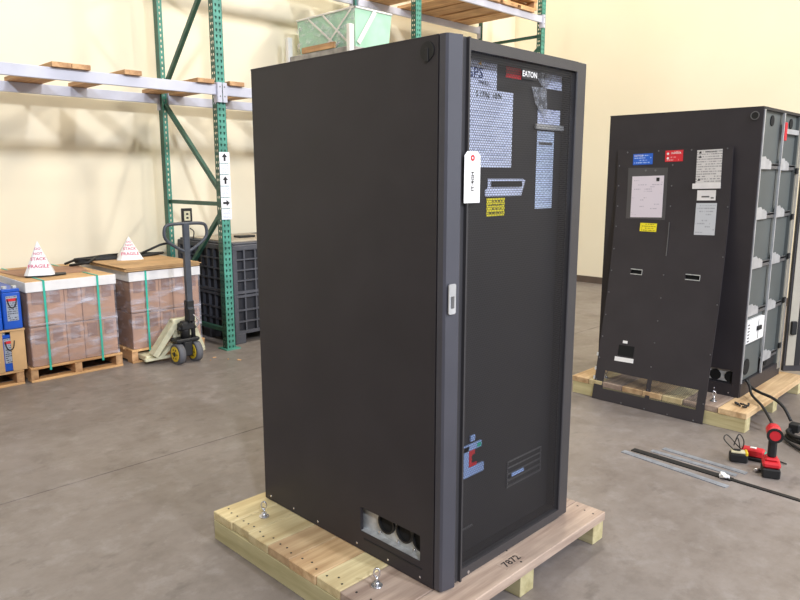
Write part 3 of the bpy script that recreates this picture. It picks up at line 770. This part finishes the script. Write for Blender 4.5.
def frust(b, x0, x1, y0, y1, z0, z1, t_):
    A = [b.b.verts.new(v) for v in ((x0+t_, y0+t_, z0), (x1-t_, y0+t_, z0), (x1-t_, y1-t_, z0), (x0+t_, y1-t_, z0))]
    B = [b.b.verts.new(v) for v in ((x0, y0, z1), (x1, y0, z1), (x1, y1, z1), (x0, y1, z1))]
    C = [b.b.verts.new(v) for v in ((x0+.012, y0+.012, z1), (x1-.012, y0+.012, z1), (x1-.012, y1-.012, z1), (x0+.012, y1-.012, z1))]
    E_ = [b.b.verts.new(v.co+Vector((.0, .0, .01))+(Vector(((x0+x1)/2, (y0+y1)/2, v.co.z))-v.co).normalized()*.012) for v in A]
    b.b.faces.new(A[::-1]); b.b.faces.new(E_)
    for k in range(4):
        j = (k+1) % 4
        b.b.faces.new((A[k], A[j], B[j], B[k])); b.b.faces.new((B[k], B[j], C[j], C[k])); b.b.faces.new((C[k], C[j], E_[j], E_[k]))
frust(b, 3.28, 3.80, 4.05, 5.01, z0, z1, .025); bo = b.build('tub', m_plastg, bn)
MB().box(3.268, 3.812, 4.038, 4.052, z1-.012, z1+.006, .002).box(3.268, 3.282, 4.038, 5.022, z1-.012, z1+.006, .002).box(3.798, 3.812, 4.038, 5.022, z1-.012, z1+.006, .002).box(3.268, 3.812, 5.008, 5.022, z1-.012, z1+.006, .002).build('rim', m_plastw, bn)
MB().box(3.272, 3.275, 4.05, 5.01, 2.90, 3.262).build('film', m_wrap, bn)
for (a, c_, r_0, r_1) in ((4.10, 4.55, 3.26, 2.93), (4.55, 4.15, 3.26, 2.93), (4.8, 4.35, 3.26, 2.93)):
    MB().bar((3.270, a, r_0), (3.285, c_, r_1), .02, .004, (1, 0, 0)).build('film_crease', m_plastw, bn)
MB().bar((3.55, 4.040, 3.265), (3.33, 4.058, 2.93), .05, .004, (0, 1, 0)).build('film_crease', m_plastw, bn)

# ------------------------------------------------------------------ carton stacks on pallets
ORD = ['leftmost', 'second from left', 'middle', 'second from right', 'rightmost']
def stack(x0, x1, y0, y1, which, straps):
    small_pallet(x0-.025, x1+.025, y0-.015, y1+.01, 0, 'wooden pallet under the %s stack of wrapped cartons' % which, grp='pallets under the carton stacks')
    n = 5; wc = (x1-x0)/n
    for tier, (za, zb_) in enumerate(((.117, .425), (.430, .735))):
        src = None
        for k in range(n):
            t = T('carton', '%s brown carton in the %s row of the %s wrapped stack' % (ORD[k], ('lower', 'upper')[tier], which), 'carton', (x0+wc*(k+.5), (y0+y1)/2, za), 'cartons in the %s stack' % which)
            a = x0+wc*k
            MB().box(a+.0015, a+wc-.0015, y0+random.uniform(0, .004), y1, za, zb_, .004).build('box_body', m_card, t)
            zc = zb_-.10 if tier else za+.14
            MB().box(a+wc*.22, a+wc*.78, y0-.0012, y0+.003, zb_-.13, zb_-.02).build('seal_tape', paint('brown_tape', rgb(138, 104, 88), .3, 0, .05) if 'brown_tape' not in bpy.data.materials else bpy.data.materials['brown_tape'], t)
    # film skin front + left
    wr = MB().box(x0-.006, x1+.006, y0-.008, y0-.006, .12, .735).box(x0-.008, x0-.006, y0-.006, y1, .12, .735).box(x1+.006, x1+.008, y0-.006, y1, .12, .735)
    for z in (.42, .45): wr.bar((x0-.004, y0-.009, z), (x1+.004, y0-.009, z+.01), .012, .02, (0, 1, 0))
    thing('stretch_wrap', wr, m_wrap, 'clear stretch film around the %s stack of cartons' % which, 'film', ((x0+x1)/2, y0, .12))
    cpm = T('top_cap', 'white edged cardboard cap on the %s stack of cartons' % which, 'cap', ((x0+x1)/2, (y0+y1)/2, .736))
    MB().box(x0-.012, x1+.012, y0-.014, y0+.002, .705, .782, .002).box(x0-.012, x0+.002, y0+.002, y1, .705, .782, .002).box(x1-.002, x1+.012, y0+.002, y1, .705, .782, .002).build('edge_board', m_foam, cpm)
    MB().box(x0-.006, x1+.006, y0, y1, .738, .786, .003).build('cap_sheet', m_cardl, cpm)
    for i, s_ in enumerate(straps):
        b = MB().box(s_-.008, s_+.008, y0-.018, y0-.0155, .08, .79).box(s_-.008, s_+.008, y0-.018, y1+.012, .788, .7905)
        thing('strap', b, m_teal, ('%s teal plastic strap over the %s stack of cartons' % (('left', 'right')[i], which)) if len(straps) > 1 else 'single teal plastic strap over the %s stack of cartons' % which, 'strap', (s_, y0, .08), 'teal straps')
stack(.030, .700, 4.19, 5.18, 'left', (.150, .560))
stack(.833, 1.470, 4.19, 5.18, 'right', (.968,))
# flattened cardboard on the right stack
for k in range(4):
    dx = random.uniform(-.02, .02); z = .792+k*.009
    b = MB().box(.80+dx, 1.49+dx, 4.17+random.uniform(-.01, .02), 4.95, z, z+.0065)
    thing('cardboard_sheet', b, m_cardl, ('lowest', 'second', 'third', 'topmost')[k]+' flattened cardboard sheet lying on the right carton stack', 'cardboard', (1.15, 4.5, z), 'flattened cardboard on the right stack')
# torn brown sheet on left stack
thing('cardboard_sheet', MB().prism([(.10, 4.50), (.62, 4.46), (.69, 4.9), (.45, 5.05), (.05, 5.0)], (0, 0, .7875), (1, 0, 0), (0, 1, 0), .003), m_card, 'torn brown cardboard sheet under the left warning pyramid', 'cardboard', (.4, 4.7, .7875))
thing('black_bag', MB().prism([(0, 0), (.1, -.05), (.3, -.03), (.33, .06), (.2, .12), (.05, .1)], (.10, 4.42, .7915), (1, 0, 0), (0, 1, 0), .008), m_rubber, 'flat black plastic scrap under the left warning pyramid', 'plastic scrap', (.25, 4.45, .7915))
m_pyr = printed('pyramid_print', rgb(240, 226, 232), rgb(205, 80, 110), .03, .3, .3, .5)
m_pink = paint('magenta_print', rgb(196, 60, 104), .6)
def pyramid(cx, cyy, z, s, h, rz, label):
    mtx = Matrix.Translation((cx, cyy, z)) @ Matrix.Rotation(rz, 4, 'Z')
    t = T('warning_pyramid', label, 'sign', mtx=mtx, group='paper do-not-stack pyramids')
    b = MB(); k = .28
    V = [b.b.verts.new(v) for v in ((-s*(1-k), -s, 0), (s*(1-k), -s, 0), (s, -s*(1-k), 0), (s, s, 0), (-s, s, 0), (-s, -s*(1-k), 0), (0, 0, h))]
    b.b.faces.new((V[5], V[4], V[3], V[2], V[1], V[0]))
    for i in range(6): b.b.faces.new((V[i], V[(i+1) % 6], V[6]))
    sh = b.build('shell', m_white, t, local=True)
    slope = math.atan2(h, s)
    for j, (tx, sz, u) in enumerate((('DO', .028, .76), ('NOT', .030, .62), ('STACK', .036, .47), ('FRAGILE', .042, .26))):
        mm = Matrix.Translation((0, -s*(1-u), h*u)) @ Matrix.Rotation(slope, 4, 'X')
        l_ = lettering(sh, tx, sz, 0, 0, m_pink); l_.matrix_local = mm @ Matrix.Translation((0, 0, .002))
    return t
pyramid(.235, 4.50, .800, .11, .27, -.35, 'white paper do-not-stack pyramid on the left carton stack')
pyramid(1.12, 4.80, .826, .115, .21, -.35, 'white paper do-not-stack pyramid behind the sheets on the right carton stack')
# cable coils on the stacks
def coil(name, pts, r, label, base, mat=m_rubber, grp=None, cat='cable'):
    return thing(name, MB().tube(pts, r, 8, 5), mat, label, cat, base, grp)
for j in range(4):
    random.seed(20+j)
    pts = []
    for k in range(15):
        a = k*.62+j; pts.append((1.03+.32*math.cos(a)*(1+.1*j)+random.uniform(-.02, .02)+.03*j, 4.98+.13*math.sin(a), .802+.011*j+.004*(k % 3)+(.0 if k else .0)))
    coil('cable_coil', pts, .010, ('lowest', 'second', 'third', 'topmost')[j]+' black cable coil heaped at the back of the right carton stack', (1.03, 4.98, .79), grp='black cables on the right stack')
coil('loose_cable', [(.62, 4.90, .80), (.72, 4.75, .83), (.90, 4.95, .85), (1.15, 4.85, .84), (1.38, 5.02, .86), (1.55, 5.05, .91), (1.62, 4.98, .93)], .012, 'single black cable rising from the coils toward the rear green post', (1.1, 4.9, .8))
coil('loose_cable', [(.60, 4.96, .81), (.66, 4.80, .86), (.80, 4.86, .84), (1.0, 5.0, .84)], .011, 'black cable loop overhanging the left end of the heaped coils', (.8, 4.9, .8))

# ------------------------------------------------------------------ battery pallet at the left edge
small_pallet(-1.10, -.035, 4.20, 5.18, 0, 'wooden pallet under the blue batteries at the left edge', grp=None)
def battery(x0, z, label, h=.315, gname='blue batteries on the top tier'):
    t = T('battery', label, 'battery', (x0+.0675, 4.42, z), gname)
    bo = MB().box(x0, x0+.13, 4.20, 4.66, z, z+h-.035, .006).box(x0+.002, x0+.128, 4.202, 4.655, z+h-.033, z+h-.008, .004).build('case', m_blue, t)
    MB().box(x0+.018, x0+.045, 4.215, 4.26, z+h-.008, z+h+.012, .002).build('terminal', m_galv, t)
    MB().box(x0+.085, x0+.112, 4.215, 4.26, z+h-.008, z+h+.012, .002).build('terminal', m_galv, t)
    l_ = plate('battery_label', t, Vector((x0+.066, 4.1985, z+.16))-W[t.name].translation, .078, .19, printed('battery_print', rgb(150, 156, 168), rgb(40, 44, 60), .016, .08, .2, .6) if 'battery_print' not in bpy.data.materials else bpy.data.materials['battery_print'], FACE_F)
    MB().box(-.036, .036, .055, .075, .0015, .0022).build('red_flash', m_red, l_, local=True)
    hd_ = [(x0+.035, 4.194, z+.235), (x0+.045, 4.190, z+.185), (x0+.066, 4.188, z+.165), (x0+.09, 4.190, z+.185), (x0+.10, 4.194, z+.235)]
    MB().tube(hd_, .004, 6, 4).build('rope_handle', m_rubber, t)
    return t
battery(-.143, .438, 'blue battery with grey label at the right end of the top tier')
battery(-.281, .438, 'second blue battery from the right on the top tier, cut by the frame')
bx = T('battery_carton', 'open brown carton around a blue battery on the lower tier at the left edge', 'carton', (-.11, 4.42, .117))
MB().box(-.110, -.012, 4.195, 4.205, .117, .425).box(-.215, -.165, 4.195, 4.205, .117, .425).box(-.022, -.012, 4.205, 4.66, .117, .425).box(-.215, -.205, 4.205, 4.66, .117, .425).box(-.215, -.012, 4.65, 4.66, .117, .425).build('box_body', m_cardl, bx)
MB().box(-.70, -.220, 4.20, 4.66, .117, .425, .004)
thing('battery_carton', MB().box(-.42, -.222, 4.20, 4.66, .117, .425, .004), m_cardl, 'closed light brown carton left of the open battery carton', 'carton', (-.32, 4.42, .117))
t = battery(-.185, .1175, 'blue battery inside the open carton on the lower tier', .29, 'batteries on the lower tier')
thing('cardboard_sheet', MB().box(-.43, -.008, 4.185, 4.67, .4265, .4365), m_cardl, 'cardboard sheet between the battery tiers at the left edge', 'cardboard', (-.2, 4.42, .4265))

# ------------------------------------------------------------------ bulk crates
def bulk_crate(x0, x1, y0, y1, h, label, grp=None):
    t = T('bulk_crate', label, 'crate', ((x0+x1)/2, (y0+y1)/2, 0), grp)
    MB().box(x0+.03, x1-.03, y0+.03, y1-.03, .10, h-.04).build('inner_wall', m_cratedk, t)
    MB().box(x0, x1, y0, y1, h-.05, h, .008).box(x0+.02, x1-.02, y0+.02, y1-.02, h, h+.018, .006).build('lid', m_crate, t)
    f = MB()
    for z0_, z1_ in ((.095, .125), (.205, .220), (.315, .330), (.445, .470), (.482, .507), (.60, .613), (.70, .713), (.80, .813), (.895, .925)):
        f.box(x0+.002, x1-.002, y0+.002, y0+.035, z0_, z1_).box(x0+.002, x0+.035, y0+.035, y1-.002, z0_, z1_)
    n = 9
    for k in range(n+1):
        w0 = .05 if k in (0, n) else .016
        xx = x0+(x1-x0-w0)*k/n; f.box(xx, xx+w0, y0+.004, y0+.034, .10, h-.05)
        yy = y0+(y1-y0-w0)*k/n; f.box(x0+.004, x0+.034, yy, yy+w0, .10, h-.05)
    tag(f.build('rib_grid', m_crate, t), 'grid of moulded ribs over the walls', kind='stuff')
    for a in (0, .5, 1):
        for c_ in (0, .5, 1):
            MB().box(x0+(x1-x0-.12)*a, x0+(x1-x0-.12)*a+.12, y0+(y1-y0-.14)*c_, y0+(y1-y0-.14)*c_+.14, 0, .10, .006).build('foot', m_crate, t)
    return t
c1 = bulk_crate(1.80, 2.92, 4.14, 5.18, .945, 'charcoal plastic bulk crate with ribbed walls behind the green front post', None)
MB().box(1.794, 1.802, 4.93, 5.04, .78, .90).build('blue_card', m_blue, c1)
thing('cardboard_sheet', MB().box(1.86, 2.55, 4.25, 5.0, .9635, .975, .002), paint('grey_beige_board', rgb(176, 164, 146), .8), 'grey beige board lying on the lid of the bulk crate', 'cardboard', (2.2, 4.6, .9635))
thing('black_strap', MB().box(2.12, 2.30, 4.5, 4.62, .976, .996, .003), m_rubber, 'small flat black item on the board above the bulk crate', 'strap', (2.2, 4.56, .976))
# outlet
ol = T('wall_outlet', 'cream wall outlet in a dark frame behind the pallet jack handle', 'outlet', (1.985, YW-.012, 1.17))
MB().box(1.925, 2.045, YW-.012, YW, 1.09, 1.25, .002).build('frame', m_rubber, ol)
op = MB().box(1.950, 2.020, YW-.017, YW-.012, 1.12, 1.22, .002).build('cover_plate', m_cream, ol)
for z in (1.15, 1.19): MB().box(1.972, 1.998, YW-.019, YW-.017, z-.01, z+.01).build('socket', m_rubber, op)

# ------------------------------------------------------------------ pallet jack
pj = T('pallet_jack', 'cream pallet jack with dark loop handle and yellow wheel hubs by the right carton stack', 'pallet jack', (1.18, 3.95, 0))
JX = 1.185; JY_ = 3.90
for x in (1.055, 1.315):
    pass
for (x, d) in ((1.085, 1), (1.245, 1)):
    wh = MB().cyl((x-.028, JY_, .088), (x+.028, JY_, .088), .088, 28).build('steer_wheel', paint('grey_tyre', rgb(92, 92, 96), .7) if 'grey_tyre' not in bpy.data.materials else bpy.data.materials['grey_tyre'], pj)
    hb = MB().cyl((x-.033, JY_, .088), (x-.028, JY_, .088), .066, 24).build('wheel_hub', m_yellow, wh)
    MB().cyl((x-.038, JY_, .088), (x-.030, JY_, .088), .020, 14).build('axle_cap', m_rubber, wh)
    for k in range(6):
        a = k*PI/3; MB().cyl((x-.0345, JY_+.040*math.cos(a), .088+.040*math.sin(a)), (x-.033, JY_+.040*math.cos(a), .088+.040*math.sin(a)), .008, 8).build('hub_bolt', m_rubber, wh)
MB().cyl((1.05, JY_, .088), (1.28, JY_, .088), .012, 10).build('axle', m_jack, pj)
b = MB().box(1.122, 1.206, 3.86, 3.95, .06, .19, .01).box(1.06, 1.275, 3.86, 3.99, .185, .215, .008).cyl((JX-.02, 3.91, .21), (JX-.02, 3.91, .36), .040, 16).cyl((JX+.045, 3.89, .2), (JX+.045, 3.89, .40), .018, 12)
b.box(JX-.07, JX+.05, 3.865, 3.955, .29, .345, .008).cyl((JX-.09, 3.90, .30), (JX+.07, 3.90, .30), .016, 10)
b.box(JX-.01, JX+.05, 3.85, 3.93, .36, .47, .008)
pm = b.build('hydraulic_pump', m_rubber, pj)
MB().tube([(JX+.055, 3.85, .30), (JX+.075, 3.845, .36), (JX+.03, 3.85, .42)], .006, 6, 4).build('release_lever', m_chrome, pm)
MB().bar((JX+.02, 3.885, .36), (JX+.025, 3.90, .96), .050, .036, (0, 1, 0)).build('handle_shaft', m_jack, pj)
MB().box(JX-.012, JX+.058, 3.87, 3.925, .40, .54, .008).build('shaft_socket', m_rubber, pj)
HC = JX+.03
loop = [(HC, 3.90, .955), (HC+.10, 3.90, 1.0), (HC+.185, 3.90, 1.07), (HC+.19, 3.90, 1.15), (HC+.15, 3.90, 1.185), (HC, 3.90, 1.19), (HC-.15, 3.90, 1.185), (HC-.19, 3.90, 1.15), (HC-.185, 3.90, 1.07), (HC-.10, 3.90, 1.0)]
MB().tube(loop, .014, 8, 5, True).build('handle_loop', m_jack, pj)
MB().box(HC-.03, HC+.03, 3.885, 3.915, .95, 1.20, .008).build('handle_spine', m_jack, pj)
MB().tube([(HC+.03, 3.885, 1.15), (HC+.06, 3.875, 1.12), (HC+.05, 3.875, 1.06)], .005, 6, 4).build('trigger_lever', m_rubber, pj)
# fork frame
for s in (-1, 1):
    xo = JX+(.19 if s > 0 else -.25)
    MB().box(xo-.06, xo+.06, 4.06, 5.05, .028, .072, .006).build('fork', m_cream, pj)
    MB().bar((JX+s*.07, 4.00, .345), (xo, 4.05, .075), .05, .09, (0, 1, 0)).build('fork_heel', m_cream, pj)
    MB().bar((JX+s*.04, 4.01, .20), (xo-s*.06, 4.06, .05), .03, .05, (0, 1, 0)).build('fork_brace', m_cream, pj)
MB().box(JX-.10, JX+.12, 3.965, 4.03, .33, .375, .006).box(JX-.09, JX+.11, 3.99, 4.02, .18, .34, .004).build('mast_plate', m_cream, pj)
MB().box(JX-.33, JX-.06, 4.03, 4.07, .03, .055, .004).build('cross_foot', m_cream, pj)

# ------------------------------------------------------------------ floor things on the right
def strip(pts, wd, hgt, mat, label, cat='strip', name='metal_strip', z=0.0, grp=None):
    a, b_ = Vector(pts[0]+(z+hgt/2,)), Vector(pts[1]+(z+hgt/2,))
    bb = MB().bar(a, b_, wd, hgt); return thing(name, bb, mat, label, cat, ((a.x+b_.x)/2, (a.y+b_.y)/2, z), grp)
m_strip = paint('dull_aluminium', rgb(158, 162, 170), .35, .35, .12, 20)
strip(((1.960, .275), (1.895, -.335)), .040, .004, m_strip, 'flat grey metal strip on the floor, nearest the camera of the three', grp='metal strips on the floor')
strip(((2.165, .125), (2.140, -.345)), .038, .004, m_strip, 'flat grey metal strip on the floor, farthest of the three', grp='metal strips on the floor')
strip(((2.085, .160), (2.075, -.315)), .034, .004, m_strip, 'flat grey metal strip close behind the black cable cover', grp='metal strips on the floor')
thing('cable_cover', MB().bar((2.022, .245, .003), (2.000, -.32, .003), .044, .006).bar((2.000, -.32, .003), (1.985, -.70, .003), .026, .006), m_rubber, 'long flat black rubber strip lying between the grey metal strips', 'cable cover', (2.0, -.2, 0))
b = MB()
bmesh.ops.create_icosphere(b.b, subdivisions=2, radius=.022, matrix=Matrix.Translation((1.985, -.285, .020)) @ Matrix.Diagonal((1, 1.3, .6, 1)))
random.seed(5)
for v in b.b.verts: v.co += Vector((random.uniform(-1, 1), random.uniform(-1, 1), random.uniform(-1, 1)))*.006
thing('paper_scrap', b, m_white, 'small crumpled white scrap on the black strip', 'paper', (1.985, -.285, .006))

# drill standing upright
dx, dy = 2.215, -.440
R_ = Matrix.Translation((dx, dy, 0)) @ Matrix.Rotation(math.radians(112), 4, 'Z') @ Matrix.Scale(1.08, 4)
dl = T('cordless_drill', 'red and black cordless drill standing upright on its battery', 'drill', mtx=R_)
MB().box(-.040, .040, -.055, .055, .0, .048, .006).build('battery_pack', m_rubber, dl, local=True)
MB().box(-.040, .040, -.058, .050, .048, .080, .010).box(-.030, .030, -.04, .03, .078, .095, .008).build('battery_base', m_red, dl, local=True)
MB().box(-.019, .019, -.028, .016, .090, .190, .010).build('grip', m_rubber, dl, local=True)
MB().box(-.012, .012, -.040, -.026, .145, .175, .004).build('trigger', m_red, dl, local=True)
MB().cyl((0, .055, .222), (0, -.04, .222), .034, 20).build('motor_body', m_red, dl, local=True)
MB().cyl((0, -.04, .222), (0, -.075, .222), .030, 20, .022).build('clutch_collar', m_rubber, dl, local=True)
MB().cyl((0, -.075, .222), (0, -.115, .222), .022, 16, .014).build('chuck', m_rubber, dl, local=True)
mb = MB().cyl((-.0, .056, .222), (-.0, .060, .222), .024, 20).build('rear_cap', m_red, dl, local=True)
MB().ring((0, .050, .222), (0, 1, 0), .037, .026, 22, .008).build('rear_ring', m_rubber, dl, local=True)
# second tool: battery + impact driver lying
bp = T('battery_charger', 'small black and yellow charger standing on the floor left of the red tool', 'charger', mtx=Matrix.Translation((2.285, -.252, 0)) @ Matrix.Rotation(math.radians(-65), 4, 'Z') @ Matrix.Scale(.85, 4))
MB().box(-.055, .055, -.035, .035, 0, .060, .008).build('case', m_rubber, bp, local=True)
MB().box(-.048, .040, -.030, .030, .060, .074, .005).build('top_shell', m_cream, bp, local=True)
MB().box(.035, .054, -.033, .033, .030, .078, .006).build('yellow_band', m_yellow, bp, local=True)
MB().box(-.03, .01, -.012, .012, .074, .082, .003).build('socket', m_rubber, bp, local=True)
c_p = [(-.03, .0, .075), (-.09, .03, .13), (-.07, .05, .155), (-.01, .03, .10), (.02, .02, .08), (.03, .04, .13), (.0, .06, .165), (-.03, .02, .10), (-.01, .03, .15), (.01, .02, .08)]
MB().tube(c_p, .0035, 6, 6).build('power_cord', m_rubber, bp, local=True)
rt = T('power_tool', 'red tool lying on its side between the charger and the upright drill', 'power tool', mtx=Matrix.Translation((2.37, -.300, 0)) @ Matrix.Rotation(math.radians(-80), 4, 'Z') @ Matrix.Scale(.85, 4))
MB().box(-.070, .070, -.035, .035, .024, .078, .010).build('body', m_red, rt, local=True)
MB().box(-.066, .066, -.038, .038, 0, .026, .006).build('base', m_rubber, rt, local=True)
MB().box(.066, .078, -.025, .025, .03, .062, .003).build('green_band', m_teal, rt, local=True)
MB().box(-.02, .02, -.012, .012, .078, .084, .003).build('white_mark', m_white, rt, local=True)
MB().tube([(.07, .0, .03), (.12, .01, .035), (.16, .03, .012), (.2, .02, .008)], .005, 6, 4).build('cord', m_rubber, rt, local=True)
b = MB().cyl((2.195, -.365, .010), (2.215, -.39, .010), .010, 8).cyl((2.215, -.39, .010), (2.235, -.385, .010), .006, 8)
thing('drill_bit', b, m_chrome, 'small shiny bit on the floor beside the upright drill', 'drill bit', (2.21, -.38, 0))
# cables from cabinet two
coil('power_cable', [(3.14, .012, .24), (3.12, -.02, .21), (3.053, -.061, .17), (2.961, -.16, .133), (2.881, -.246, .065), (2.83, -.301, .032), (2.752, -.385, .014), (2.687, -.456, .012), (2.6, -.56, .012)], .0085, 'thin black cable running from the open cabinet down to the floor', (2.9, -.2, 0))
coil('power_cable', [(3.18, .012, .235), (3.143, -.02, .20), (3.097, -.089, .186), (3.038, -.189, .182), (2.989, -.27, .153), (2.955, -.329, .084)], .0095, 'black cable arching from the open cabinet to the floor coil', (3.1, -.2, 0))
pts = []
for k in range(22):
    a = k*2*PI/9+1.2; rr = .135+.01*math.sin(k*1.7); pts.append((2.90+rr*math.cos(a)*1.0, -.475+rr*math.sin(a), .014+.0018*k))
coil('cable_coil', pts, .011, 'thick black cable coiled on the floor at the right edge', (2.92, -.47, 0))
thing('cable_clamp', MB().box(2.90, 2.96, -.39, -.33, .03, .085, .006), m_rubber, 'black connector block where the cable meets the floor coil', 'connector', (2.93, -.36, .03))
random.seed(3)
bb = MB()
bs = T('bolt_heap', 'little heap of dark bolts on the near corner of the right skid', 'bolts', (2.90, -.055, PT))
for k in range(10):
    x, y = 2.90+random.uniform(-.045, .045), -.055+random.uniform(-.035, .035); a = random.uniform(0, PI)
    MB().cyl((x, y, PT+.006), (x+.025*math.cos(a), y+.025*math.sin(a), PT+.008+random.uniform(0, .008)), .0055, 6).build('bolt', m_rubber, bs)
# chips near the rack foot
for k, (x, y, s) in enumerate(((1.42, 3.86, .03), (1.46, 3.72, .02), (1.52, 3.62, .035), (1.33, 3.80, .015))):
    a = random.uniform(0, 3)
    thing('wood_chip', MB().bar((x, y, .003), (x+s*math.cos(a), y+s*math.sin(a), .003), s*.5, .005), W_Yb, ('wood chip on the floor nearest the jack wheels', 'tiny wood chip between two others by the rack foot', 'largest wood chip on the floor farthest from the rack foot', 'tiny wood chip under the jack handle')[k], 'wood chip', (x, y, 0), 'wood chips on the floor')
